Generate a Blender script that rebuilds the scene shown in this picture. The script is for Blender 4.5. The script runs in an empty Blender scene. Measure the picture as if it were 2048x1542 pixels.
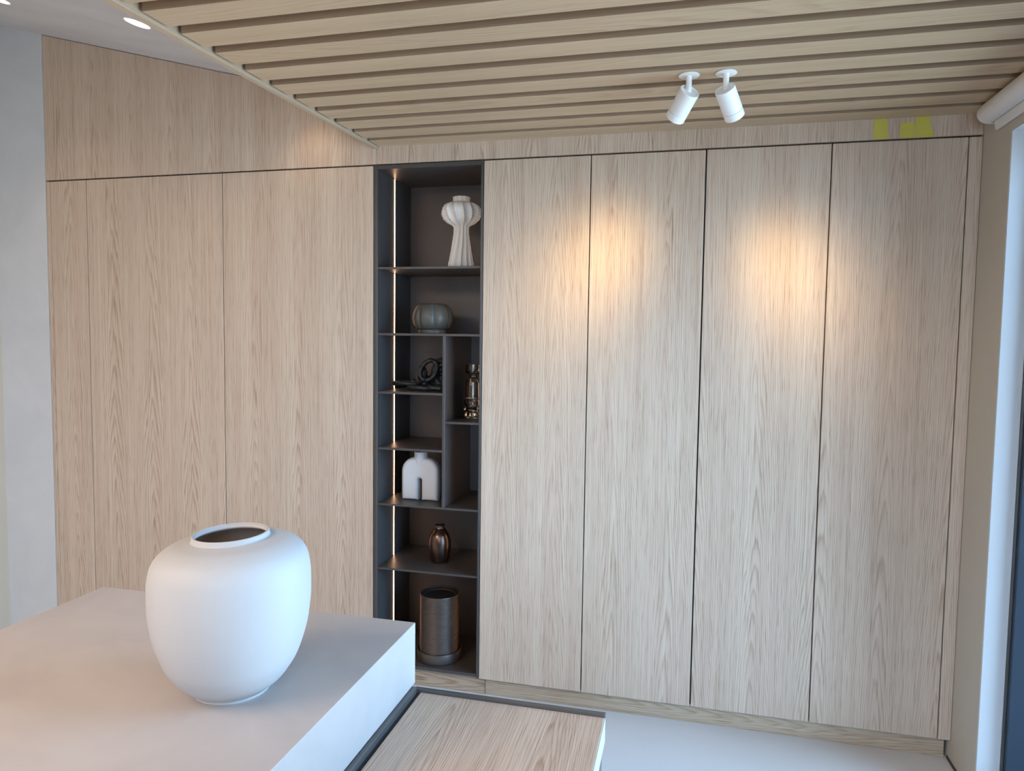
import bpy, bmesh, math, random
from mathutils import Vector, Matrix
random.seed(4)
PI = math.pi
S = bpy.context.scene
C = S.collection

# ------------------------------------------------------------------ camera
CAM = Vector((0.0, -3.14174, 1.68435))
cd = bpy.data.cameras.new('camera'); cam = bpy.data.objects.new('camera', cd); C.objects.link(cam)
r = Vector((0.97065154, 0.24011486, 0.01343278)); u = Vector((-0.0283484, 0.058773, 0.99786877))
f = Vector((-0.23881364, 0.96896367, -0.06385497))
M = Matrix.Identity(4)
for i in range(3):
    M[i][0], M[i][1], M[i][2], M[i][3] = r[i], u[i], -f[i], CAM[i]
cam.matrix_world = M
cd.sensor_width = 36.0; cd.lens = 1429.08 / 2048 * 36.0; cd.clip_start = 0.05
S.camera = cam

# ------------------------------------------------------------------ view, world, lights
S.view_settings.view_transform = 'Standard'; S.view_settings.look = 'None'
S.view_settings.gamma = 1.0; S.view_settings.use_curve_mapping = False
S.view_settings.exposure = 0.30
S.cycles.use_denoising = True
S.cycles.max_bounces = 10; S.cycles.diffuse_bounces = 6
S.cycles.caustics_reflective = False; S.cycles.caustics_refractive = False

w = bpy.data.worlds.new('sky'); S.world = w; w.use_nodes = True
nt = w.node_tree; nt.nodes.clear()
wo = nt.nodes.new('ShaderNodeOutputWorld'); wb = nt.nodes.new('ShaderNodeBackground')
tc = nt.nodes.new('ShaderNodeTexCoord'); sx = nt.nodes.new('ShaderNodeSeparateXYZ')
wr = nt.nodes.new('ShaderNodeValToRGB')
mr = nt.nodes.new('ShaderNodeMapRange'); mr.inputs[1].default_value = -1; mr.inputs[2].default_value = 1
wr.color_ramp.elements[0].position = 0.46; wr.color_ramp.elements[0].color = (0.34, 0.45, 0.56, 1)
wr.color_ramp.elements[1].position = 0.54; wr.color_ramp.elements[1].color = (0.38, 0.65, 1.0, 1)
nt.links.new(tc.outputs['Generated'], sx.inputs[0]); nt.links.new(sx.outputs['Z'], mr.inputs[0])
nt.links.new(mr.outputs[0], wr.inputs[0]); nt.links.new(wr.outputs[0], wb.inputs[0])
nt.links.new(wb.outputs[0], wo.inputs[0]); wb.inputs[1].default_value = 16.0


def area(name, loc, rot, sx_, sy_, power, color, portal=False):
    l = bpy.data.lights.new(name, 'AREA'); l.shape = 'RECTANGLE'; l.size = sx_; l.size_y = sy_
    l.energy = power; l.color = color
    o = bpy.data.objects.new(name, l); C.objects.link(o); o.location = loc; o.rotation_euler = rot
    if portal: l.cycles.is_portal = True
    return o


# the glazed opening in the right wall lets the sky in (portal = sampling aid only)
area('window_portal', (1.33, -1.15, 1.22), (0, PI/2, 0), 2.44, 1.8, 1.0, (1, 1, 1), portal=True)
area('window_portal', (0.20, -6.33, 1.30), (-PI/2, 0, 0), 1.4, 2.5, 1.0, (1, 1, 1), portal=True)  # portal for the added window behind the camera
# added warm fill from overhead, out of view
area('warm_fill_light', (-2.1, -3.5, 2.70), (0, 0, 0), 0.9, 1.8, 74.0, (1.0, 0.82, 0.68))
area('warm_fill_light', (-0.2, -5.2, 2.5), (0, 0, 0), 1.6, 1.0, 40.0, (1.0, 0.84, 0.68))


# ------------------------------------------------------------------ helpers
ORG = {}


def obj(name, bm, mat, parent=None, origin=None, smooth=None):
    me = bpy.data.meshes.new(name)
    bm.normal_update()
    if origin is None:
        if bm.verts:
            xs = [v.co for v in bm.verts]
            origin = Vector(((min(v.x for v in xs) + max(v.x for v in xs)) / 2,
                             (min(v.y for v in xs) + max(v.y for v in xs)) / 2, min(v.z for v in xs)))
        else:
            origin = Vector((0, 0, 0))
    origin = Vector(origin)
    bmesh.ops.translate(bm, verts=bm.verts, vec=-origin)
    bm.to_mesh(me); bm.free()
    if smooth is not None:
        for p in me.polygons: p.use_smooth = True
        try: me.set_sharp_from_angle(angle=math.radians(smooth))
        except Exception: pass
    if mat is not None: me.materials.append(mat)
    o = bpy.data.objects.new(name, me); C.objects.link(o)
    ORG[o.name] = origin
    if parent is not None:
        o.parent = parent; o.location = origin - ORG[parent.name]
    else:
        o.location = origin
    return o


def thing(name, label, cat, loc, group=None):
    o = bpy.data.objects.new(name, None); C.objects.link(o); o.location = loc; o.empty_display_size = 0.05
    ORG[o.name] = Vector(loc)
    return tag(o, label, cat, group)


def tag(o, label, cat, group=None):
    o['label'] = label; o['category'] = cat
    if group: o['group'] = group
    return o


def struct(o):
    o['kind'] = 'structure'; return o


def bx(bm, x0, x1, y0, y1, z0, z1, bev=0.0, seg=2):
    vs = [bm.verts.new((x, y, z)) for x in (x0, x1) for y in (y0, y1) for z in (z0, z1)]
    F = [(0, 1, 3, 2), (4, 6, 7, 5), (0, 4, 5, 1), (2, 3, 7, 6), (0, 2, 6, 4), (1, 5, 7, 3)]
    fs = [bm.faces.new([vs[i] for i in q]) for q in F]
    bmesh.ops.recalc_face_normals(bm, faces=fs)
    if bev > 0:
        es = list({e for q in fs for e in q.edges})
        bmesh.ops.bevel(bm, geom=es, offset=bev, segments=seg, profile=0.5, affect='EDGES')
    return bm


def box(x0, x1, y0, y1, z0, z1, bev=0.0, seg=2):
    return bx(bmesh.new(), x0, x1, y0, y1, z0, z1, bev, seg)


def prism(pts, axis, a, b, bev=0.0):
    """polygon pts (2D) extruded along axis from a to b"""
    bm = bmesh.new()
    def co(p, t):
        if axis == 'y': return (p[0], t, p[1])
        if axis == 'z': return (p[0], p[1], t)
        return (t, p[0], p[1])
    A = [bm.verts.new(co(p, a)) for p in pts]; B = [bm.verts.new(co(p, b)) for p in pts]
    n = len(pts)
    bm.faces.new(A); bm.faces.new(B[::-1])
    for i in range(n): bm.faces.new((A[i], B[i], B[(i + 1) % n], A[(i + 1) % n]))
    bmesh.ops.recalc_face_normals(bm, faces=bm.faces)
    if bev > 0: bmesh.ops.bevel(bm, geom=list(bm.edges), offset=bev, segments=2, profile=0.5, affect='EDGES')
    return bm


def lathe(prof, n=64, cx=0, cy=0, z0=0, mod=None, caps=True):
    bm = bmesh.new(); rings = []
    for (rr, z) in prof:
        ring = []
        for i in range(n):
            a = 2 * PI * i / n
            q = rr if mod is None else rr * mod(a, z)
            da = 0
            ring.append(bm.verts.new((cx + q * math.cos(a + da), cy + q * math.sin(a + da), z0 + z)))
        rings.append(ring)
    for A, B in zip(rings, rings[1:]):
        for i in range(n):
            j = (i + 1) % n
            bm.faces.new((A[i], A[j], B[j], B[i]))
    if caps:
        bm.faces.new(rings[0][::-1]); bm.faces.new(rings[-1])
    bmesh.ops.recalc_face_normals(bm, faces=bm.faces)
    return bm


def spline(pts, n=6):
    """Catmull-Rom through (r,z)"""
    out = []
    P = [pts[0]] + list(pts) + [pts[-1]]
    for i in range(1, len(P) - 2):
        p0, p1, p2, p3 = P[i-1], P[i], P[i+1], P[i+2]
        for k in range(n):
            t = k / n
            out.append(tuple(0.5 * ((2*p1[d]) + (-p0[d]+p2[d])*t + (2*p0[d]-5*p1[d]+4*p2[d]-p3[d])*t*t
                                    + (-p0[d]+3*p1[d]-3*p2[d]+p3[d])*t**3) for d in range(2)))
    out.append(pts[-1])
    return out


def tube(path, rad, n=10, closed=False, flat=1.0, bm=None):
    """tube along a 3D polyline"""
    bm = bm or bmesh.new(); P = [Vector(p) for p in path]; m = len(P); rings = []
    up0 = Vector((0, 0, 1)); prev = None
    for i in range(m):
        if closed: t = (P[(i+1) % m] - P[i-1]).normalized()
        else: t = (P[min(i+1, m-1)] - P[max(i-1, 0)]).normalized()
        if prev is None:
            nrm = t.orthogonal().normalized()
        else:
            nrm = (prev - t * prev.dot(t)).normalized()
        prev = nrm; bn = t.cross(nrm)
        rr = rad(i / max(1, m-1)) if callable(rad) else rad
        rings.append([bm.verts.new(P[i] + nrm*math.cos(2*PI*k/n)*rr + bn*math.sin(2*PI*k/n)*rr*flat) for k in range(n)])
    rng = range(m if closed else m - 1)
    for i in rng:
        A, B = rings[i], rings[(i+1) % m]
        best = 0
        if closed and i == m - 1:
            best = min(range(n), key=lambda s: (A[0].co - B[s].co).length)
        for k in range(n):
            bm.faces.new((A[k], A[(k+1) % n], B[(k+1+best) % n], B[(k+best) % n]))
    if not closed:
        bm.faces.new(rings[0][::-1]); bm.faces.new(rings[-1])
    bmesh.ops.recalc_face_normals(bm, faces=bm.faces)
    return bm


# ------------------------------------------------------------------ materials
def mat_base(name, col, rough=0.5, metal=0.0, spec=0.5):
    m = bpy.data.materials.new(name); m.use_nodes = True
    b = m.node_tree.nodes['Principled BSDF']
    b.inputs['Base Color'].default_value = (*col, 1); b.inputs['Roughness'].default_value = rough
    b.inputs['Metallic'].default_value = metal; b.inputs['Specular IOR Level'].default_value = spec
    return m, m.node_tree, b


def N(t, kind, **kw):
    n = t.nodes.new(kind)
    for k, v in kw.items(): setattr(n, k, v)
    return n


def mathn(t, op, a, b=None, c=None):
    n = N(t, 'ShaderNodeMath', operation=op)
    for i, v in enumerate((a, b, c)):
        if v is None: continue
        if isinstance(v, (int, float)): n.inputs[i].default_value = v
        else: t.links.new(v, n.inputs[i])
    return n.outputs[0]


def mixc(t, fac, a, b, blend='MIX'):
    n = N(t, 'ShaderNodeMix', data_type='RGBA', blend_type=blend)
    n.clamp_factor = True
    for sock, v in ((n.inputs[0], fac), (n.inputs[6], a), (n.inputs[7], b)):
        if isinstance(v, (int, float)): sock.default_value = v
        elif isinstance(v, tuple): sock.default_value = (*v, 1) if len(v) == 3 else v
        else: t.links.new(v, sock)
    return n.outputs[2]


def noise(t, vec, scale=1.0, detail=2.0, rough=0.5, dist=0.0):
    n = N(t, 'ShaderNodeTexNoise'); n.inputs['Scale'].default_value = scale
    n.inputs['Detail'].default_value = detail; n.inputs['Roughness'].default_value = rough
    n.inputs['Distortion'].default_value = dist
    t.links.new(vec, n.inputs['Vector'])
    return n.outputs['Fac']


def comb(t, x, y, z):
    n = N(t, 'ShaderNodeCombineXYZ')
    for i, v in enumerate((x, y, z)):
        if isinstance(v, (int, float)): n.inputs[i].default_value = v
        else: t.links.new(v, n.inputs[i])
    return n.outputs[0]


def ramp(t, fac, stops):
    n = N(t, 'ShaderNodeValToRGB'); e = n.color_ramp.elements
    while len(e) < len(stops): e.new(0.5)
    for q, (pos, c) in zip(e, stops): q.position = pos; q.color = (c, c, c, 1)
    t.links.new(fac, n.inputs[0])
    return n.outputs[0]


def oak(name, across, along, c1, c2, leaf=0.235, contrast=1.0, rough=0.5, bump=0.25, ringn=26.0):
    """slip-matched oak veneer: across / along are the object axes (0..2) over and with the grain"""
    m, t, b = mat_base(name, c1, rough, spec=0.35)
    tcn = N(t, 'ShaderNodeTexCoord'); oi = N(t, 'ShaderNodeObjectInfo')
    sp = N(t, 'ShaderNodeSeparateXYZ'); t.links.new(tcn.outputs['Object'], sp.inputs[0])
    rnd = oi.outputs['Random']
    uu = sp.outputs[across]
    third = 3 - across - along
    uu = mathn(t, 'ADD', uu, mathn(t, 'MULTIPLY', sp.outputs[third], 1.0))
    vv = mathn(t, 'ADD', sp.outputs[along], mathn(t, 'MULTIPLY', rnd, 40.0))
    us = mathn(t, 'ADD', mathn(t, 'DIVIDE', uu, leaf), mathn(t, 'MULTIPLY', rnd, 7.0))
    li = mathn(t, 'FLOOR', us)
    lf = mathn(t, 'MULTIPLY', mathn(t, 'SUBTRACT', us, li), leaf)     # metres inside one leaf
    w_ = mathn(t, 'ADD', mathn(t, 'MULTIPLY', li, 0.11), mathn(t, 'MULTIPLY', rnd, 23.0))
    vl = mathn(t, 'ADD', vv, mathn(t, 'MULTIPLY', li, 0.13))
    # nested arches (cathedral figure) in the middle of a leaf, straight grain towards its edges
    sway = noise(t, comb(t, mathn(t, 'MULTIPLY', vl, 0.45), w_, 3.0), 1.0, 1.0)
    xc = mathn(t, 'SUBTRACT', lf, leaf * 0.5)
    xc = mathn(t, 'ADD', xc, mathn(t, 'MULTIPLY', mathn(t, 'SUBTRACT', sway, 0.5), leaf * 0.7))
    xa = mathn(t, 'POWER', mathn(t, 'DIVIDE', mathn(t, 'ABSOLUTE', xc), leaf * 0.5), 1.45)
    n1 = noise(t, comb(t, mathn(t, 'MULTIPLY', lf, 9.0), mathn(t, 'MULTIPLY', vl, 0.55), w_), 1.0, 2.0, 0.45)
    n2 = noise(t, comb(t, mathn(t, 'MULTIPLY', lf, 70), mathn(t, 'MULTIPLY', vl, 3.0), w_), 1.0, 2.0, 0.5)
    ph = mathn(t, 'ADD', mathn(t, 'MULTIPLY', xa, ringn * 0.5), mathn(t, 'MULTIPLY', vl, 5.0))
    ph = mathn(t, 'ADD', ph, mathn(t, 'MULTIPLY', n1, 9.0))
    ph = mathn(t, 'ADD', ph, mathn(t, 'MULTIPLY', n2, 0.9))
    fr = mathn(t, 'FRACT', ph)
    ring = ramp(t, fr, [(0.0, 0.0), (0.50, 0.15), (0.84, 1.0), (1.0, 0.05)])
    mask = ramp(t, noise(t, comb(t, mathn(t, 'MULTIPLY', lf, 9), mathn(t, 'MULTIPLY', vl, 0.7), mathn(t, 'ADD', w_, 5.0)), 1.0, 2.0), [(0.32, 0.25), (0.62, 1.0)])
    ring = mathn(t, 'MULTIPLY', ring, mask)
    g = noise(t, comb(t, mathn(t, 'MULTIPLY', uu, 230), mathn(t, 'MULTIPLY', vv, 1.3), w_), 1.0, 3.0, 0.6)
    g = ramp(t, g, [(0.36, 0.0), (0.66, 1.0)])
    po = noise(t, comb(t, mathn(t, 'MULTIPLY', uu, 400), mathn(t, 'MULTIPLY', vv, 8.0), w_), 1.0, 2.0, 0.5)
    po = ramp(t, po, [(0.54, 0.0), (0.68, 1.0)])
    tone = noise(t, comb(t, mathn(t, 'MULTIPLY', lf, 22), mathn(t, 'MULTIPLY', vl, 0.22), mathn(t, 'ADD', w_, 9.0)), 1.0, 2.0)
    tone = ramp(t, tone, [(0.35, 0.0), (0.65, 1.0)])
    col = mixc(t, tone, c1, c2)
    k = mathn(t, 'MULTIPLY', ring, 0.44 * contrast)
    k = mathn(t, 'ADD', k, mathn(t, 'MULTIPLY', g, 0.26 * contrast))
    k = mathn(t, 'ADD', k, mathn(t, 'MULTIPLY', po, 0.34 * contrast))
    dark = mixc(t, 1.0, col, (0.42, 0.33, 0.25), 'MULTIPLY')
    col = mixc(t, k, col, dark)
    t.links.new(col, b.inputs['Base Color'])
    bp = N(t, 'ShaderNodeBump'); bp.inputs['Strength'].default_value = bump; bp.inputs['Distance'].default_value = 0.0012
    h = mathn(t, 'SUBTRACT', 1.0, mathn(t, 'ADD', mathn(t, 'MULTIPLY', po, 0.7), mathn(t, 'MULTIPLY', ring, 0.3)))
    t.links.new(h, bp.inputs['Height']); t.links.new(bp.outputs[0], b.inputs['Normal'])
    return m


def plaster(name, c1, c2, rough=0.75, scale=3.0, bump=0.15, stretch=(1, 1, 1)):
    m, t, b = mat_base(name, c1, rough, spec=0.3)
    tcn = N(t, 'ShaderNodeTexCoord'); mp = N(t, 'ShaderNodeMapping'); mp.inputs['Scale'].default_value = stretch
    t.links.new(tcn.outputs['Object'], mp.inputs[0])
    a = noise(t, mp.outputs[0], scale, 5.0, 0.6, 0.8)
    bq = noise(t, mp.outputs[0], scale * 6, 4.0, 0.6, 0.4)
    col = mixc(t, ramp(t, a, [(0.35, 0), (0.66, 1)]), c1, c2)
    col = mixc(t, mathn(t, 'MULTIPLY', ramp(t, bq, [(0.5, 0), (0.75, 1)]), 0.25), col, c2)
    t.links.new(col, b.inputs['Base Color'])
    bp = N(t, 'ShaderNodeBump'); bp.inputs['Strength'].default_value = bump; bp.inputs['Distance'].default_value = 0.003
    t.links.new(mathn(t, 'ADD', a, mathn(t, 'MULTIPLY', bq, 0.4)), bp.inputs['Height']); t.links.new(bp.outputs[0], b.inputs['Normal'])
    return m


OAK1, OAK2 = (0.60, 0.49, 0.385), (0.56, 0.435, 0.34)
M_oak = oak('oak_veneer_upright', 0, 2, OAK1, OAK2)
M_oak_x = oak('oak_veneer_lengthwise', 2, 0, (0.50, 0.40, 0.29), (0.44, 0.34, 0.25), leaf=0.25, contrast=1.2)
M_oak_bench = oak('oak_veneer_tabletop', 0, 1, (0.56, 0.42, 0.32), (0.50, 0.36, 0.27), leaf=0.26, contrast=1.0, ringn=34)
M_slat = oak('oak_ceiling_slat', 1, 0, (0.55, 0.415, 0.275), (0.51, 0.375, 0.245), leaf=0.4, contrast=0.55, bump=0.05)
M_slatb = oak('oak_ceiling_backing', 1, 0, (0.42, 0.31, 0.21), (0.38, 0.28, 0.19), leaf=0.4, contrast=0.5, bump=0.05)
M_slatshade = oak('oak_slat_side_shade', 2, 0, (0.33, 0.235, 0.155), (0.30, 0.21, 0.14), leaf=0.4, contrast=0.4, bump=0.05)
M_oak_edge = oak('oak_trim', 0, 1, (0.50, 0.385, 0.27), (0.46, 0.35, 0.245), leaf=0.3, contrast=0.4, bump=0.05)
M_plaster = plaster('wall_plaster', (0.58, 0.585, 0.59), (0.52, 0.53, 0.54), scale=2.0)
M_ceil = plaster('ceiling_plaster', (0.64, 0.63, 0.63), (0.56, 0.55, 0.56), scale=2.2, stretch=(0.5, 1.6, 1))
M_wallr = plaster('wall_paint_right', (0.50, 0.46, 0.39), (0.48, 0.44, 0.375), scale=1.5, bump=0.05)
M_tan = plaster('wall_paint_tan', (0.52, 0.42, 0.31), (0.49, 0.40, 0.30), scale=1.5, bump=0.05)
M_reveal, _, _ = mat_base('reveal_paint', (0.56, 0.57, 0.58), 0.6)
M_counter = plaster('counter_microcement', (0.43, 0.385, 0.36), (0.38, 0.34, 0.32), rough=0.5, scale=3.2, bump=0.06)
M_dark, _, _ = mat_base('carcass_shadow', (0.02, 0.018, 0.016), 0.8)
M_white, _, _ = mat_base('white_lacquer', (0.80, 0.80, 0.79), 0.45)
M_edgeband, _, _ = mat_base('pale_edge_band', (0.42, 0.43, 0.395), 0.5)
M_navy, _, _ = mat_base('navy_frame', (0.018, 0.032, 0.052), 0.4)
M_groove, _, _ = mat_base('dark_groove', (0.05, 0.045, 0.04), 0.7)


def lacquer(name, c, rough=0.42, metal=0.35):
    m, t, b = mat_base(name, c, rough, metal)
    tcn = N(t, 'ShaderNodeTexCoord')
    a = noise(t, tcn.outputs['Object'], 5.0, 4.0, 0.6, 0.5)
    t.links.new(mixc(t, a, tuple(v * 0.8 for v in c), tuple(v * 1.2 for v in c)), b.inputs['Base Color'])
    t.links.new(mathn(t, 'ADD', mathn(t, 'MULTIPLY', a, 0.15), rough - 0.07), b.inputs['Roughness'])
    return m


M_bronze = lacquer('dark_bronze_lacquer', (0.070, 0.064, 0.062))
M_benchframe = lacquer('bench_metal', (0.13, 0.125, 0.12), 0.4, 0.6)


def ceramic(name, c1, c2, rough, sc=30, bump=0.05):
    m, t, b = mat_base(name, c1, rough)
    tcn = N(t, 'ShaderNodeTexCoord')
    a = noise(t, tcn.outputs['Object'], sc, 4.0, 0.6)
    t.links.new(mixc(t, a, c1, c2), b.inputs['Base Color'])
    bp = N(t, 'ShaderNodeBump'); bp.inputs['Strength'].default_value = bump; bp.inputs['Distance'].default_value = 0.001
    t.links.new(a, bp.inputs['Height']); t.links.new(bp.outputs[0], b.inputs['Normal'])
    return m


M_vase = ceramic('matt_white_ceramic', (0.43, 0.42, 0.415), (0.415, 0.405, 0.40), 0.6, 60, 0.03)
M_vase_in = ceramic('vase_inside_shade', (0.58, 0.52, 0.48), (0.54, 0.48, 0.44), 0.8)  # inside colour set apart from the body to tune how shaded it looks
M_flute = ceramic('chalk_white_ceramic', (0.78, 0.72, 0.66), (0.74, 0.68, 0.62), 0.75, 40, 0.1)
M_torso = ceramic('pale_grey_ceramic', (0.66, 0.68, 0.70), (0.62, 0.64, 0.66), 0.6, 40, 0.08)
M_pot = ceramic('grey_green_glaze', (0.088, 0.084, 0.070), (0.055, 0.056, 0.048), 0.42, 14, 0.1)
M_knot = ceramic('charred_black_wood', (0.006, 0.007, 0.008), (0.022, 0.027, 0.030), 0.5, 120, 0.6)
M_jug = lacquer('dark_copper_metal', (0.15, 0.10, 0.082), 0.3, 1.0)
M_planter = lacquer('ribbed_bronze_metal', (0.125, 0.100, 0.087), 0.46, 0.85)
M_saucer = lacquer('saucer_bronze', (0.11, 0.088, 0.077), 0.45, 0.6)
M_blackin, _, _ = mat_base('black_inside', (0.012, 0.011, 0.011), 0.6)


def emis(name, col, s):
    m = bpy.data.materials.new(name); m.use_nodes = True; t = m.node_tree; t.nodes.clear()
    e = N(t, 'ShaderNodeEmission'); e.inputs[0].default_value = (*col, 1); e.inputs[1].default_value = s
    o = N(t, 'ShaderNodeOutputMaterial'); t.links.new(e.outputs[0], o.inputs[0]); return m


M_led = emis('led_strip_glow', (1.0, 0.58, 0.34), 18.0)
M_lampface = emis('downlight_glow', (1.0, 0.88, 0.72), 4.0)
M_spotface = emis('spot_glow', (1.0, 0.80, 0.5), 8.0)


def glass_mat(name, col, rough=0.0, tint=(1, 1, 1)):
    m, t, b = mat_base(name, col, rough)
    b.inputs['Transmission Weight'].default_value = 1.0; b.inputs['IOR'].default_value = 1.48
    return m


M_glass = glass_mat('smoky_glass', (0.93, 0.88, 0.80))


def pane_mat():
    m = bpy.data.materials.new('window_glass'); m.use_nodes = True; t = m.node_tree; t.nodes.clear()
    tr = N(t, 'ShaderNodeBsdfTransparent'); gl = N(t, 'ShaderNodeBsdfGlossy'); gl.inputs['Roughness'].default_value = 0.0
    fr = N(t, 'ShaderNodeFresnel'); fr.inputs[0].default_value = 1.45
    mx = N(t, 'ShaderNodeMixShader'); o = N(t, 'ShaderNodeOutputMaterial')
    tr.inputs[0].default_value = (0.94, 0.97, 0.98, 1)
    t.links.new(fr.outputs[0], mx.inputs[0]); t.links.new(tr.outputs[0], mx.inputs[1]); t.links.new(gl.outputs[0], mx.inputs[2])
    t.links.new(mx.outputs[0], o.inputs[0]); return m


M_pane = pane_mat()


def tape_mat():
    m, t, b = mat_base('yellow_masking_tape', (0.62, 0.55, 0.08), 0.45)
    tcn = N(t, 'ShaderNodeTexCoord')
    a = noise(t, tcn.outputs['Object'], 60.0, 4.0, 0.6, 1.0)
    t.links.new(mixc(t, a, (0.60, 0.53, 0.10), (0.48, 0.42, 0.05)), b.inputs['Base Color'])
    bp = N(t, 'ShaderNodeBump'); bp.inputs['Strength'].default_value = 0.5; bp.inputs['Distance'].default_value = 0.002
    t.links.new(a, bp.inputs['Height']); t.links.new(bp.outputs[0], b.inputs['Normal'])
    return m


M_tape = tape_mat()


def floor_mat():
    m, t, b = mat_base('terrazzo_floor', (0.42, 0.42, 0.43), 0.42)
    tcn = N(t, 'ShaderNodeTexCoord')
    a = noise(t, tcn.outputs['Object'], 3.0, 4.0, 0.6)
    sp = noise(t, tcn.outputs['Object'], 420.0, 2.0, 0.5)
    col = mixc(t, a, (0.68, 0.69, 0.70), (0.62, 0.63, 0.64))
    col = mixc(t, mathn(t, 'MULTIPLY', ramp(t, sp, [(0.70, 0), (0.76, 1)]), 0.7), col, (0.92, 0.92, 0.92))
    t.links.new(col, b.inputs['Base Color']); return m


M_floor = floor_mat()

# ------------------------------------------------------------------ setting
YB = -6.2                                   # back of the room, behind the camera
XL, XR = -3.662, 1.073
cz = lambda x: 3.25 - 0.2509 * (x + 3.35)   # sloping plaster ceiling
ZS = 2.573                                  # underside of the ceiling slats

struct(obj('floor', box(XL - 0.2, 1.36, YB - 0.2, 0.60, -0.15, 0.0), M_floor))
# plain wall behind and beside the cupboards; its plastered end shows left of the oak
struct(obj('wall_back', box(XL - 0.2, -3.338, -0.002, 0.60, 0.0, 3.40), M_plaster))
struct(obj('wall_back', box(-3.338, 1.30, 0.50, 0.60, 0.0, 3.40), M_plaster))
struct(obj('wall_left', box(XL - 0.2, XL, YB - 0.2, -0.002, 0.0, 3.40), M_tan))
bm = bmesh.new()
bx(bm, XL, -0.46, YB - 0.2, YB, 0.0, 3.40); bx(bm, 0.91, 1.36, YB - 0.2, YB, 0.0, 3.40)
bx(bm, -0.46, 0.91, YB - 0.2, YB, 2.55, 3.40); bx(bm, -0.46, 0.91, YB - 0.2, YB, 0.0, 0.05)
struct(obj('wall_front', bm, M_plaster))
WY0, WY1, WZ = -0.25, -2.05, 2.44
bm = bmesh.new()
bx(bm, XR, 1.36, WY0, 0.50, 0.0, 3.40)
bx(bm, XR, 1.36, WY1, WY0, WZ, 3.40)
bx(bm, XR, 1.36, YB, WY1, 0.0, 3.40)
struct(obj('wall_right', bm, M_wallr))
# white lining of the window opening
rv = obj('trim_1', box(XR + 0.002, 1.150, WY0 - 0.004, WY0 - 0.0005, 0.0, WZ - 0.005), M_reveal); struct(rv)
rv = obj('trim_2', box(XR + 0.002, 1.150, WY1, WY0, WZ - 0.005, WZ - 0.0005), M_reveal); struct(rv)
struct(obj('shadow_gap_right', box(XR - 0.004, XR - 0.0005, -0.25, 0.03, 0.0, 0.012), M_groove))  # dark strip coloured in for the shadow gap at the floor

# glazed door in the right wall
win = bpy.data.objects.new('window_1', None); C.objects.link(win); win.location = (1.18, -1.15, 0); ORG['window_1'] = Vector((1.18, -1.15, 0)); struct(win)
obj('window_seal', box(1.151, 1.158, WY0 - 0.010, WY0 - 0.0045, 0.0, WZ - 0.005), M_benchframe, win)
for (a, b_) in ((WY0 - 0.030, WY0 - 0.005), (WY1, WY1 + 0.03),):
    obj('window_frame', box(1.159, 1.340, a, b_, 0.0, WZ - 0.006, 0.003), M_navy, win)
for (a, b_) in ((WY1 + 0.03, WY0 - 0.030),):
    obj('window_rail', box(1.260, 1.338, a, b_, 0.0, 0.06, 0.003), M_navy, win)
    obj('window_rail', box(1.260, 1.338, a, b_, WZ - 0.060, WZ - 0.006, 0.003), M_navy, win)
    obj('pane', box(1.297, 1.303, a, b_, 0.06, WZ - 0.060), M_pane, win)
# unseen glazing added behind the camera to brighten the doors
w2 = bpy.data.objects.new('window_fill', None); C.objects.link(w2); w2.location = (0.2, -6.3, 0); ORG['window_fill'] = Vector((0.2, -6.3, 0)); struct(w2)
for x in (-0.46, 0.86):
    obj('window_frame', box(x, x + 0.05, -6.34, -6.26, 0.05, 2.55, 0.003), M_navy, w2)
for a, b_ in ((-0.41, 0.86),):
    obj('window_rail', box(a, b_, -6.34, -6.26, 0.05, 0.11, 0.003), M_navy, w2)
    obj('window_rail', box(a, b_, -6.34, -6.26, 2.49, 2.55, 0.003), M_navy, w2)
    obj('pane', box(a, b_, -6.303, -6.297, 0.11, 2.49), M_pane, w2)

# plaster ceiling: slopes up to the left
pts = [(XL - 0.2, cz(XL - 0.2)), (-1.40, cz(-1.40)), (-1.40, cz(-1.40) + 0.12), (XL - 0.2, cz(XL - 0.2) + 0.12)]
struct(obj('ceiling', prism(pts, 'y', YB - 0.2, 0.60), M_ceil))

# slatted oak ceiling
sl = bpy.data.objects.new('ceiling', None); C.objects.link(sl); sl.location = (-0.2, -1.2, ZS); ORG[sl.name] = Vector((-0.2, -1.2, ZS)); struct(sl)
edge_x = lambda y: -1.436 + 0.0455 * y      # inner edge of the trim (runs slightly askew)
outer_x = lambda y: -1.452 + 0.0535 * y
pts = [(edge_x(0) - 0.002, 0.0), (XR, 0.0), (XR, -3.0), (edge_x(-3.0) - 0.002, -3.0)]
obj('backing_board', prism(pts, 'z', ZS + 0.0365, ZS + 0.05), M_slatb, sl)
pts = [(outer_x(0), -0.001), (edge_x(0), -0.001), (edge_x(-3.0), -3.0), (outer_x(-3.0), -3.0)]
obj('edge_trim', prism(pts, 'z', ZS - 0.008, ZS + 0.25, 0.0015), M_oak_edge, sl)
far = [0.0, -0.140, -0.284, -0.432, -0.579, -0.727, -0.874]
near = [-0.106, -0.245, -0.391, -0.536, -0.682, -0.830, -0.978]
while len(far) < 15:
    far.append(far[-1] - 0.1475); near.append(near[-1] - 0.1475)
for a, b_ in zip(near, far):
    a += 0.002; b_ -= 0.002 if b_ < 0 else 0.0
    pts = [(edge_x(b_) + 0.010, b_), (XR - 0.001, b_), (XR - 0.001, a), (edge_x(a) + 0.012, a)]
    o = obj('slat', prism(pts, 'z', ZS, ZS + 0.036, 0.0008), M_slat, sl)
    o.data.materials.append(M_slatshade)              # darker side colour stands in for shade in the gaps
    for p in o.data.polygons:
        if abs(p.normal.z) < 0.5: p.material_index = 1
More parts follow.
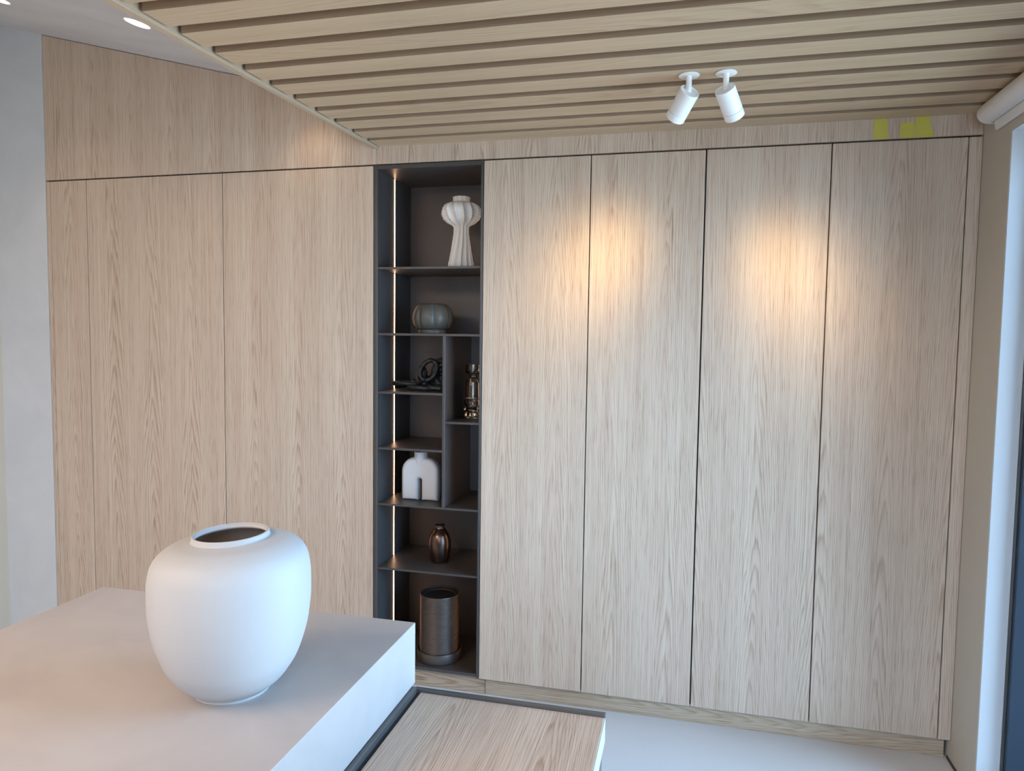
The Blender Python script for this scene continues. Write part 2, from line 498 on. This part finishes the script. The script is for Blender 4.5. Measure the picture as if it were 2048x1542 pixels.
# plain ceiling further back, above the camera
struct(obj('ceiling', box(-1.40, 1.36, YB - 0.2, -3.0, ZS + 0.01, ZS + 0.12), M_ceil))
struct(obj('ceiling', box(-1.35, 1.30, -3.0, 0.60, ZS + 0.055, ZS + 0.15), M_ceil))

# ------------------------------------------------------------------ cupboard wall
ZT, ZB = 2.49, 0.09
G = [-3.310, -3.079, -2.266, -1.453, -0.9186, -0.4343, 0.0486, 0.5356, 1.0241, 1.0728]


def panel(name, x0, x1, z0, z1, label, mat=M_oak, y0=0.0, y1=0.02, cat='panel', group=None):
    o = obj(name, box(x0, x1, y0, y1, z0, z1, 0.0012, 1), mat)
    return tag(o, label, cat, group)


def cupboard(x0, x1, g0, g1, label, group):
    t = thing('tall_cabinet', label, 'cabinet', ((x0 + x1) / 2, 0.0, ZB), group)
    bm = bmesh.new()
    bx(bm, x0, x1, 0.47, 0.49, ZB, ZT)
    bx(bm, x0, x0 + 0.016, 0.023, 0.47, ZB, ZT); bx(bm, x1 - 0.016, x1, 0.023, 0.47, ZB, ZT)
    bx(bm, x0 + 0.016, x1 - 0.016, 0.023, 0.47, ZB, ZB + 0.016); bx(bm, x0 + 0.016, x1 - 0.016, 0.023, 0.47, ZT - 0.016, ZT)
    obj('carcass', bm, M_dark, t)
    obj('door', box(x0 + g0, x1 - g1, 0.0, 0.021, ZB, ZT - 0.0035, 0.0012, 1), M_oak, t)
    return t


gl = 'left hand oak cupboards behind the counter'; gr = 'oak cupboards right of the dark shelf unit'
cupboard(G[1], G[2], .0019, .0018, 'wide oak cupboard door in the middle of the left wall, partly behind the white vase', gl)
cupboard(G[2], G[3], .0018, .0030, 'wide oak cupboard door directly left of the dark shelf unit', gl)
cupboard(G[4], G[5], .0022, .0023, 'oak cupboard directly right of the dark shelf unit, warm light spot on right edge', gr)
cupboard(G[5], G[6], .0023, .0030, 'second oak cupboard right of shelf unit, warm light spot along its left edge', gr)
cupboard(G[6], G[7], .0030, .0023, 'third oak cupboard right of the shelf unit, warm light spot along its right edge', gr)
cupboard(G[7], G[8], .0023, .0020, 'fourth oak cupboard, the last full door before the window wall', gr)
panel('filler_panel', -3.336, G[0] - .0012, ZB, ZT - .0035, 'hair-thin oak upright strip against the grey plaster at far left')
panel('filler_panel', G[0] + .0012, G[1] - .0016, ZB, ZT - .0035, 'narrow oak panel between plaster wall and the wide left doors')
panel('filler_panel', G[8] + .0018, XR - .0015, ZB, ZT - .0035, 'narrow oak filler strip in the corner by the window wall')
bm = bmesh.new(); bx(bm, -3.336, G[1] - 0.002, 0.024, 0.04, ZB, ZT); struct(obj('trim_3', bm, M_dark))
bm = bmesh.new(); bx(bm, G[8] + 0.002, XR - 0.001, 0.024, 0.04, ZB, ZT); struct(obj('trim_4', bm, M_dark))
# upper panels
ULT = ZT + 0.0035
pts = [(-3.336, ULT), (-1.4435, ULT), (-1.4435, cz(-1.4435) - 0.003), (-3.336, cz(-3.336) - 0.003)]
tag(obj('upper_panel', prism(pts, 'y', 0.0, 0.02, 0.001), M_oak), 'tall oak panel with sloping top edge, above the left doors under the plaster ceiling', 'panel')
panel('upper_panel', -1.4425, -0.9352, ULT, ZS + 0.03, 'low oak panel above the dark shelf unit')
panel('upper_panel', -0.9347, XR - 0.0015, ULT, ZS + 0.03, 'long low oak panel above the right doors, with yellow tape on it')
struct(obj('trim_5', box(-3.336, XR - 0.001, 0.026, 0.04, ZT + 0.002, ZS + 0.02), M_dark))
# plinth
PL = 0.036
tag(obj('plinth', box(-3.336, -0.8972, PL, PL + 0.018, 0.0, ZB - 0.002, 0.001, 1), M_oak_x), 'recessed oak plinth board under the dark shelf unit, left of the joint', 'plinth')
tag(obj('plinth', box(-0.8945, XR - 0.012, PL, PL + 0.018, 0.0, ZB - 0.002, 0.001, 1), M_oak_x), 'long recessed oak plinth board under the four right doors', 'plinth')

# ------------------------------------------------------------------ dark shelf unit
X0, X1 = G[3], G[4]
IL, IR, YD = -1.434, -0.930, 0.412
su = thing('shelf_unit', 'tall dark bronze open shelf unit set between the oak doors, with light strips', 'shelf', ((X0 + X1) / 2, 0.0, ZB))
obj('side_panel', box(X0 + .001, IL, -0.002, YD + 0.018, ZB, ZT, 0.001, 1), M_bronze, su)
obj('side_panel', box(IR, X1 - .001, -0.002, YD + 0.018, ZB, ZT, 0.001, 1), M_bronze, su)
obj('top_panel', box(IL, IR, -0.001, YD, 2.469, ZT - 0.002, 0.001, 1), M_bronze, su)
obj('bottom_panel', box(IL, IR, -0.001, YD, ZB + 0.006, 0.110, 0.001, 1), M_bronze, su)
obj('back_panel', box(IL, IR, YD, YD + 0.015, ZB, ZT - 0.002), M_bronze, su)
DV0, DV1 = -1.109, -1.096
sh = [(2.007, 2.018, IL, IR), (1.697, 1.708, IL, IR), (1.420, 1.431, IL, DV0), (1.152, 1.163, IL, DV0),
      (1.289, 1.299, DV1, IR), (0.882, 0.892, IL, IR), (0.568, 0.578, IL, IR)]
for z0, z1, a, b_ in sh:
    obj('shelf', box(a, b_, 0.003, YD, z0, z1, 0.0008, 1), M_bronze, su)
obj('divider', box(DV0, DV1, 0.003, YD, 0.892, 1.697, 0.0008, 1), M_bronze, su)
zl = [0.110, 0.568, 0.578, 0.882, 0.892, 1.152, 1.163, 1.420, 1.431, 1.697, 1.708, 2.007, 2.018, 2.469]
zr = [0.110, 0.568, 0.578, 0.882, 0.892, 1.289, 1.299, 1.697, 1.708, 2.007, 2.018, 2.469]
for zz, xa, xb in ((zl, IL, IL + 0.0015), (zr, IR - 0.0015, IR)):
    for k in range(0, len(zz), 2):
        obj('light_strip', box(xa, xb, 0.198, 0.202, zz[k] + 0.002, zz[k + 1] - 0.002), M_led, su)

# ------------------------------------------------------------------ things on the shelves
# fluted vase
t = thing('fluted_vase', 'white fluted vase with bulbous ribbed top on the topmost shelf', 'vase', (-1.071, 0.15, 2.018))
s = 0.098 / 395
prof = [(0.262, 0), (0.258, .03)] and [(265*s, 0.0), (250*s, .035), (225*s, .070), (192*s, .115), (166*s, .150), (152*s, .182), (156*s, .196), (178*s, .204),
        (255*s, .215), (340*s, .230), (392*s, .252), (400*s, .268), (392*s, .282), (350*s, .298), (285*s, .309), (185*s, .314), (172*s, .317)]
prof = spline(prof, 4)
prof += [(170*s, .327), (172*s, .338), (168*s, .340), (150*s, .340), (146*s, .332), (140*s, .31), (120*s, .25), (90*s, .12), (60*s, .02)]
def flute(a, z):
    if z > 0.329 and False: return 1
    q = a + 0.10 * math.sin(19 * z + 1.2) + 0.26
    k = abs(math.sin(q * 7.0))
    return 1 - (0.20 if z < 0.316 else 0.08) * k ** 0.5
obj('body', lathe(prof, 280, -1.071, 0.15, 2.018, flute), M_flute, t, smooth=30)
# squat lobed pot
t = thing('lobed_pot', 'squat dark grey pot with rounded lobes on a small foot', 'pot', (-1.212, 0.15, 1.708))
pp = [(.072, .021), (.082, .026), (.093, .045), (.0985, .072), (.097, .092), (.090, .115), (.078, .134), (.066, .143)]
pp = spline(pp, 5) + [(.060, .1445), (.054, .143), (.052, .135), (.06, .10), (.05, .03)]
def lobe(a, z):
    q = (a + 0.55) * 4.0
    return 1.02 - 0.10 * (1 - abs(math.cos(q)) ** 0.5 * 1.0) * (1.0 if z < .14 else 0.3)
obj('bowl', lathe(pp, 192, -1.212, 0.15, 1.708, lambda a, z: 1.0 + 0.0 - 0.12 * (1 - min(1.0, abs(math.sin((a + 0.2) * 3.5)) * 1.7) ** 0.6) * (1 if z < .1425 else .4)), M_pot, t, smooth=40)
obj('foot', lathe([(.068, 0), (.069, .002), (.069, .018), (.066, .022)], 48, -1.212, 0.15, 1.708), M_pot, t, smooth=40)

# interlinked black ring sculpture
kb = Vector((-1.265, 0.172, 1.431))
t = thing('link_sculpture', 'charred black sculpture of interlocking rings on the middle left shelf', 'sculpture', kb)
def link(cx, cy, cz_, rx, ry, rot, rad, seed, fl=1.0):
    rs = random.Random(seed); ph = rs.random() * 6
    pts = []
    for i in range(40):
        a = 2 * PI * i / 40
        v = Vector((rx * math.cos(a), ry * math.sin(a), 0.0016 * math.sin(3 * a + ph)))
        pts.append(rot @ v + Vector((cx, cy, cz_)))
    bm = tube(pts, lambda q: rad * (1 + 0.10 * math.sin(9 * 2 * PI * q + ph)), 10, True, fl)
    return obj('ring', bm, M_knot, t, smooth=60)
RX = lambda d: Matrix.Rotation(math.radians(d), 3, 'X')
RY = lambda d: Matrix.Rotation(math.radians(d), 3, 'Y')
RZ = lambda d: Matrix.Rotation(math.radians(d), 3, 'Z')
z0 = 1.431
link(-1.352, .172, z0 + .0315, .066, .040, RZ(8) @ RX(3), .0115, 1, .8)
link(-1.268, .135, z0 + .0130, .060, .036, RZ(-10), .0125, 2)
link(-1.180, .145, z0 + .0140, .052, .040, RZ(22), .0130, 3)
link(-1.238, .165, z0 + .098, .036, .052, RZ(18) @ RX(80) @ RZ(-30), .0115, 4)
link(-1.290, .200, z0 + .072, .026, .038, RZ(-25) @ RX(80), .0110, 5)
link(-1.190, .205, z0 + .082, .050, .070, RZ(-30) @ RX(74) @ RZ(28), .0150, 6)
link(-1.178, .225, z0 + .062, .040, .048, RZ(28) @ RX(64), .0150, 7)
link(-1.295, .215, z0 + .045, .045, .030, RZ(-10) @ RX(35), .0115, 8)
link(-1.195, .235, z0 + .050, .060, .036, RZ(5) @ RX(50), .0140, 9)

# glass vase
t = thing('glass_vase', 'smoky clear glass vase with stacked rings, half hidden by the shelf frame', 'vase', (-1.019, 0.2, 1.299))
go = [(.030, 0.0), (.040, .004), (.043, .012), (.040, .022), (.036, .028), (.041, .034), (.045, .042), (.041, .050), (.036, .056), (.040, .060),
      (.0475, .070), (.050, .078), (.0475, .087), (.040, .094), (.0375, .100), (.0378, .130), (.0375, .170), (.035, .184), (.026, .193), (.018, .198), (.016, .206), (.019, .213),
      (.030, .217), (.0365, .223), (.038, .232), (.038, .262)]
go = spline(go, 3)
gi = [(.036, .262), (.0358, .232), (.033, .224), (.022, .218), (.014, .212), (.0125, .204), (.016, .196), (.030, .187), (.0345, .172), (.0345, .105), (.034, .080), (.030, .05), (.024, .03), (.010, .026)]
obj('body', lathe(go + gi, 72, -1.019, 0.2, 1.2992), M_glass, t, smooth=50)

# torso vase (arch on two legs with a short neck)
t = thing('torso_vase', 'pale grey arch-shaped vase with two stubby legs and a short neck', 'vase', (-1.2625, 0.14, 0.892))
def arch_outline(cx, zb, w, zsh, slot, zslot):
    pts = []
    hw = w / 2; R = 0.070
    pts += [(cx - hw + .002, zb + .0), (cx - hw, zb + .05)]
    for i in range(13):
        a = PI - i / 12 * PI / 2
        pts.append((cx - hw + R + R * math.cos(a), zsh - R + R * math.sin(a)))
    for i in range(13):
        a = PI / 2 - i / 12 * PI / 2
        pts.append((cx + hw - R + R * math.cos(a), zsh - R + R * math.sin(a)))
    pts += [(cx + hw, zb + .05), (cx + hw - .002, zb)]
    pts += [(cx + slot, zb)]
    for i in range(9):
        a = i / 8 * PI
        pts.append((cx + slot * math.cos(a), zslot - slot + slot * math.sin(a)))
    pts += [(cx - slot, zb)]
    return pts
B = 0.022
ol = arch_outline(0, 0, 0.190 - 0.0, 0.210, 0.0095, 0.108)
cu = bpy.data.curves.new('torso_curve', 'CURVE'); cu.dimensions = '2D'; cu.fill_mode = 'BOTH'
spc = cu.splines.new('POLY'); spc.points.add(len(ol) - 1)
# inset the outline by the bevel so that the rounded body keeps its measured size
def inset(P, d):
    out = []; n = len(P)
    for i in range(n):
        p0, p1, p2 = Vector(P[i-1]), Vector(P[i]), Vector(P[(i+1) % n])
        e1 = (p1 - p0); e2 = (p2 - p1)
        if e1.length < 1e-7: e1 = e2
        if e2.length < 1e-7: e2 = e1
        n1 = Vector((e1.y, -e1.x)).normalized(); n2 = Vector((e2.y, -e2.x)).normalized()
        nn = (n1 + n2); nn = nn.normalized() if nn.length > 1e-6 else n1
        k = d / max(0.5, nn.dot(n1))
        out.append(p1 + nn * k)
    return out
B = 0.019
ip = inset(ol, B)
for q, p in zip(spc.points, ip): q.co = (p[0], p[1], 0, 1)
spc.use_cyclic_u = True
cu.extrude = 0.014; cu.bevel_depth = B; cu.bevel_resolution = 5
co = bpy.data.objects.new('torso_tmp', cu); C.objects.link(co)
me = bpy.data.meshes.new_from_object(co.evaluated_get(bpy.context.evaluated_depsgraph_get()))
bpy.data.objects.remove(co)
bm = bmesh.new(); bm.from_mesh(me); bpy.data.meshes.remove(me)
bmesh.ops.remove_doubles(bm, verts=bm.verts, dist=1e-5)
zmin = min(v.co.y for v in bm.verts)
for v in bm.verts:
    x, y, z = v.co; v.co = (-1.2625 + x, 0.14 - z, 0.8925 + y - zmin)
bmesh.ops.recalc_face_normals(bm, faces=bm.faces)
obj('body', bm, M_torso, t, smooth=45)
nk = spline([(.0300, -.034), (.0325, -.018), (.0345, .0), (.0340, .020), (.0342, .036)], 4) + [(.031, .0375), (.028, .036), (.027, .02)]
obj('neck', lathe(nk, 48, -1.2625, 0.1365, 1.0945), M_torso, t, smooth=60)

# jug
t = thing('metal_jug', 'small dark copper jug with an angular wire handle', 'jug', (-1.177, 0.175, 0.578))
jp = [(.040, 0), (.0435, .003), (.0455, .012), (.052, .045), (.0555, .085), (.054, .112), (.047, .137), (.034, .156), (.0245, .168), (.0225, .176), (.0245, .185)]
jp = spline(jp, 5) + [(.0235, .186), (.0215, .185), (.020, .176), (.030, .155), (.048, .11), (.04, .01)]
obj('body', lathe(jp, 72, -1.177, 0.175, 0.578), M_jug, t, smooth=50)
hp = [(-1.156, 0.175, .757), (-1.113, .175, .757), (-1.079, .175, .642), (-1.126, .175, .600)]
hd = []
for a, b_ in zip(hp, hp[1:]):
    a, b_ = Vector(a), Vector(b_)
    for k in range(6): hd.append(a.lerp(b_, 0.04 + 0.92 * k / 5))
obj('handle', tube(hd, 0.0026, 8), M_blackin, t, smooth=60)

# ribbed planter in saucer
t = thing('ribbed_planter', 'dark bronze ribbed cylinder planter standing in a low saucer on the lowest shelf', 'planter', (-1.160, 0.130, 0.110))
pz = [(.094, .012)]
nr = 44
for i in range(nr):
    zc = .02 + (.322 - .02) * i / nr; h = (.322 - .02) / nr
    pz += [(.0952, zc + .1 * h), (.0965, zc + .35 * h), (.0965, zc + .65 * h), (.0952, zc + .9 * h)]
pz += [(.0965, .324), (.0955, .327), (.091, .327)]
obj('pot_wall', lathe(pz + [(.0905, .322), (.0905, .03)], 96, -1.160, 0.130, 0.110), M_planter, t, smooth=25)
lz = [(.0900, .318)]
for i in range(20):
    zc = .318 - .26 * i / 20
    lz += [(.0755, zc - .003), (.0740, zc - .0065), (.0755, zc - .010)]
obj('liner', lathe([(.0900, .312), (.0900, .320), (.079, .320)] + lz[1:] + [(.06, .05)], 72, -1.160, 0.130, 0.110), M_blackin, t, smooth=25)
obj('saucer', lathe([(.100, 0), (.106, .003), (.1085, .010), (.1095, .046), (.1085, .050), (.104, .050), (.1025, .046), (.101, .014), (.09, .011)], 96, -1.160, 0.130, 0.110), M_saucer, t, smooth=35)

# ------------------------------------------------------------------ counter, bench table, big vase
CX0, CX1, CYB, CZ0, CZ1 = -1.704, -0.695, -1.374, 0.753, 0.920
t = thing('counter', 'pale microcement counter block with a thick top, in the left foreground', 'counter', ((CX0 + CX1) / 2, -2.6, 0.0))
obj('worktop', box(CX0, CX1, -4.2, CYB, CZ0, CZ1, 0.0015, 2), M_counter, t)
obj('base', box(CX0 + 0.06, CX1 - 0.06, -4.15, CYB - 0.12, 0.0, CZ0), M_counter, t)
BX0, BX1, BY, BZ = -0.690, -0.180, -1.386, 0.738
t = thing('bench_table', 'low oak topped table block fitted against the side of the pale counter', 'table', ((BX0 + BX1) / 2, -2.0, 0.0))
obj('tabletop', box(BX0 + .018, BX1, -2.75, BY - 0.006, BZ - 0.062, BZ, 0.0015, 2), M_oak_bench, t)
obj('end_edge', box(BX1 + .0002, BX1 + .0025, -2.75, BY - 0.006, BZ - 0.061, BZ - .001), M_edgeband, t)['label'] = 'pale edge band of the tabletop'
obj('frame_rail', box(BX0, BX1 + .002, BY - 0.0055, BY + .007, BZ - .064, BZ + .008, .0008, 1), M_benchframe, t)
obj('frame_rail', box(BX0 - .007, BX0 + .007, -2.75, BY - 0.006, BZ - .064, BZ + .0135, .0008, 1), M_benchframe, t)
obj('frame_channel', box(BX0 + .0072, BX0 + .0178, -2.75, BY - 0.006, BZ - .060, BZ - .004), M_dark, t)
obj('base', box(BX0 + .03, BX1 - .025, -2.7, BY - .03, 0.0, BZ - .0635), M_navy, t)
obj('side_panel', box(BX1 - .024, BX1 - .004, -2.7, BY - .008, 0.0, BZ - .092, .001, 1), M_benchframe, t)

vx, vy = -0.943, -1.819
t = thing('round_vase', 'large matt white rounded vase with a wide lipped mouth on the pale counter', 'vase', (vx, vy, CZ1))
vp = [(.0775, 0.0), (.0795, .004), (.0815, .009), (.104, .027), (.122, .050), (.139, .080), (.1565, .135), (.1645, .190), (.1655, .235), (.1635, .265),
      (.157, .291), (.143, .310), (.118, .325), (.093, .331), (.0805, .3335)]
vp = spline(vp, 6) + [(.0790, .337), (.0790, .341), (.0780, .3435), (.0765, .3445), (.0748, .3445), (.0737, .343), (.0732, .340)]
def lean(bm):                                    # hand-thrown: the shoulder sits slightly higher on one side
    for v in bm.verts:
        h = (v.co.z - CZ1) / .345
        v.co.z += 0.045 * h * h * ((v.co.x - vx) * .815 + (v.co.y - vy) * .58)
    return bm
obj('body', lean(lathe([(.05, .0015)] + vp, 128, vx, vy, CZ1, caps=False)), M_vase, t, smooth=60)
vi = spline([(.0732, .340), (.075, .332), (.105, .320), (.140, .300), (.157, .26), (.158, .22), (.150, .14), (.12, .06), (.08, .02), (.02, .012)], 4)
obj('inside', lean(lathe(vi, 96, vx, vy, CZ1, caps=False)), M_vase_in, t, smooth=60)['label'] = 'inside of the vase, toned for its shade'

# ------------------------------------------------------------------ spotlights under the slats
def spotlight(px, py, target, label):
    t = thing('spotlight', label, 'spotlight', (px, py, ZS), 'pair of white spotlights on the slatted ceiling')
    top = Vector((px, py, ZS))
    obj('ceiling_plate', lathe([(.0, 0), (.0335, -.0003), (.0345, -.0015), (.0345, -.003), (.033, -.004), (0.002, -.004)], 48, px, py, ZS, caps=False), M_white, t, smooth=40)
    d = (Vector(target) - Vector((px, py, ZS - 0.08))).normalized()
    # stem: drops from the plate then bends into the head
    elbow = top + Vector((0, 0, -.060)); L = .108; R_ = .0335
    head0 = elbow - d * 0.010                       # top end of the head
    obj('stem', tube([top + Vector((0, 0, -.0042)), top + Vector((0, 0, -.030)), top + Vector((0, 0, -.045)), elbow + d * .006, elbow + d * .02], .0095, 16), M_white, t, smooth=50)
    q = d.to_track_quat('Z', 'X').to_matrix().to_4x4(); q.translation = head0
    def head(prof, name, m, parent=t):
        bm = lathe(prof, 48, caps=False); bmesh.ops.transform(bm, matrix=q, verts=bm.verts)
        return obj(name, bm, m, parent, smooth=40)
    hb = head([(.0, .004), (R_ - .003, .004), (R_ - .002, .0), (R_, .0008), (R_, .081), (R_ - .001, .0815), (R_ - .0016, .0825), (.02, .0825)], 'head', M_white)
    head([(.0, .0828), (R_ - .0018, .0828), (R_ - .0005, .0835), (R_, .084), (R_, L - .001), (R_ - .001, L), (R_ - .003, L), (R_ - .004, L - .004), (R_ - .008, L - .02)], 'front_ring', M_white)
    head([(0, L - .019), (R_ - .0085, L - .019)], 'lens', M_spotface)
    l = bpy.data.lights.new('spot_beam', 'SPOT'); l.energy = 42.0; l.color = (1.0, 0.67, 0.29); l.spot_size = math.radians(110); l.spot_blend = 0.3; l.shadow_soft_size = .015
    l.use_nodes = True; lt = l.node_tree                 # reflector profile: intensity falls off as a power of the cosine
    em = lt.nodes['Emission']; ltc = N(lt, 'ShaderNodeTexCoord'); lsp = N(lt, 'ShaderNodeSeparateXYZ')
    lt.links.new(ltc.outputs['Normal'], lsp.inputs[0])
    lt.links.new(mathn(lt, 'POWER', mathn(lt, 'ABSOLUTE', lsp.outputs['Z']), 24.0), em.inputs['Strength'])
    lo = bpy.data.objects.new('spot_beam', l); C.objects.link(lo)
    lo.parent = t; lo.location = head0 + d * (L + .012) - top
    lo.rotation_euler = d.to_track_quat('-Z', 'Y').to_euler()


spotlight(-0.025, -0.630, (-0.455, 0.0, 1.92), 'white cylinder spotlight, the left one of the pair, tilted to the left')
spotlight(0.094, -0.628, (0.436, 0.0, 1.84), 'white cylinder spotlight, the right one of the pair, tilted to the right')

# recessed downlights in the sloping plaster ceiling
def downlight(x, y, label, power=6.0):
    z = cz(x)
    if label: t = thing('downlight', label, 'light', (x, y, z), None)
    else:                                            # unseen downlight past the slat edge, placed for the upper panel's warm glow
        t = bpy.data.objects.new('hidden_downlight', None); C.objects.link(t); t.location = (x, y, z); ORG['hidden_downlight'] = Vector((x, y, z)); struct(t)
    ang = math.atan(0.2509)
    q = Matrix.Translation((x, y, z)) @ Matrix.Rotation(ang, 4, 'Y')
    for prof, name, m in (([(.049, -.001), (.053, -.002), (.054, 0.0)], 'trim_ring', M_white), ([(0.0, -.0012), (.0488, -.0012)], 'lamp_face', M_lampface)):
        bm = lathe(prof, 48, caps=False); bmesh.ops.transform(bm, matrix=q, verts=bm.verts)
        obj(name, bm, m, t)
    l = bpy.data.lights.new('downlight_beam', 'SPOT'); l.energy = power; l.color = (1.0, 0.70, 0.42); l.spot_size = math.radians(110); l.spot_blend = 0.8; l.shadow_soft_size = .04
    lo = bpy.data.objects.new('downlight_beam', l); C.objects.link(lo); lo.parent = t; lo.location = (0, 0, -.012)


downlight(-2.268, -0.545, 'round recessed ceiling lamp beside the edge of the slatted ceiling')
downlight(-3.045, -0.500, 'round recessed ceiling lamp in the top left corner, only its rim in view')
downlight(-1.74, -0.17, None, 3.5)

# roller blind above the window
t = thing('roller_blind', 'white roller blind case with hanging bottom bar above the window at right', 'blind', (1.034, -2.2, 2.531))
bm = lathe([(0, 0), (.030, 0), (.034, .002), (.036, .006), (.036, 4.0), (.034, 4.004), (0, 4.004)], 40, caps=False)
bmesh.ops.transform(bm, matrix=Matrix.Translation((1.034, -.135, 2.531)) @ Matrix.Rotation(PI / 2, 4, 'X'), verts=bm.verts)
obj('case', bm, M_white, t, smooth=40)
pts = [(1.054, 2.500), (1.062, 2.503), (1.070, 2.500), (1.0705, 2.476), (1.066, 2.468), (1.058, 2.470)]
obj('bottom_bar', prism(pts, 'y', -4.1, -.148, .001), M_white, t, smooth=50)
obj('fabric', box(1.0615, 1.0625, -4.1, -.160, 2.5025, 2.512), M_white, t)
obj('cord', tube([(1.030, -.145, 2.4955), (1.046, -.146, 2.494), (1.062, -.147, 2.4945)], .0012, 6), M_white, t)

# yellow tape on the upper panel
def tape(pts, label):
    P2 = []
    n = len(pts)
    bm = bmesh.new()
    A = [bm.verts.new((p[0], -.0004 - .0012 * random.random(), p[1])) for p in pts]
    B_ = [bm.verts.new((p[0], -.0001, p[1])) for p in pts]
    bm.faces.new(A); bm.faces.new(B_[::-1])
    for i in range(n): bm.faces.new((A[i], B_[i], B_[(i+1) % n], A[(i+1) % n]))
    bmesh.ops.recalc_face_normals(bm, faces=bm.faces); bmesh.ops.triangulate(bm, faces=bm.faces)
    return tag(obj('masking_tape', bm, M_tape), label, 'tape', 'yellow tape strips under the slatted ceiling')


tape([(.686, 2.4945), (.739, 2.4945), (.736, 2.53), (.732, 2.5725), (.710, 2.5725), (.686, 2.5725), (.684, 2.53)], 'leftmost strip of yellow masking tape, a straight upright piece')
tape([(.782, 2.4945), (.832, 2.4945), (.831, 2.552), (.822, 2.551), (.806, 2.557), (.797, 2.551), (.790, 2.553), (.780, 2.555)], 'short middle piece of yellow tape with a torn top edge')
tape([(.834, 2.4945), (.901, 2.4945), (.893, 2.520), (.884, 2.545), (.885, 2.5725), (.860, 2.5725), (.836, 2.5725)], 'rightmost yellow tape piece, creased and flaring at its bottom right')
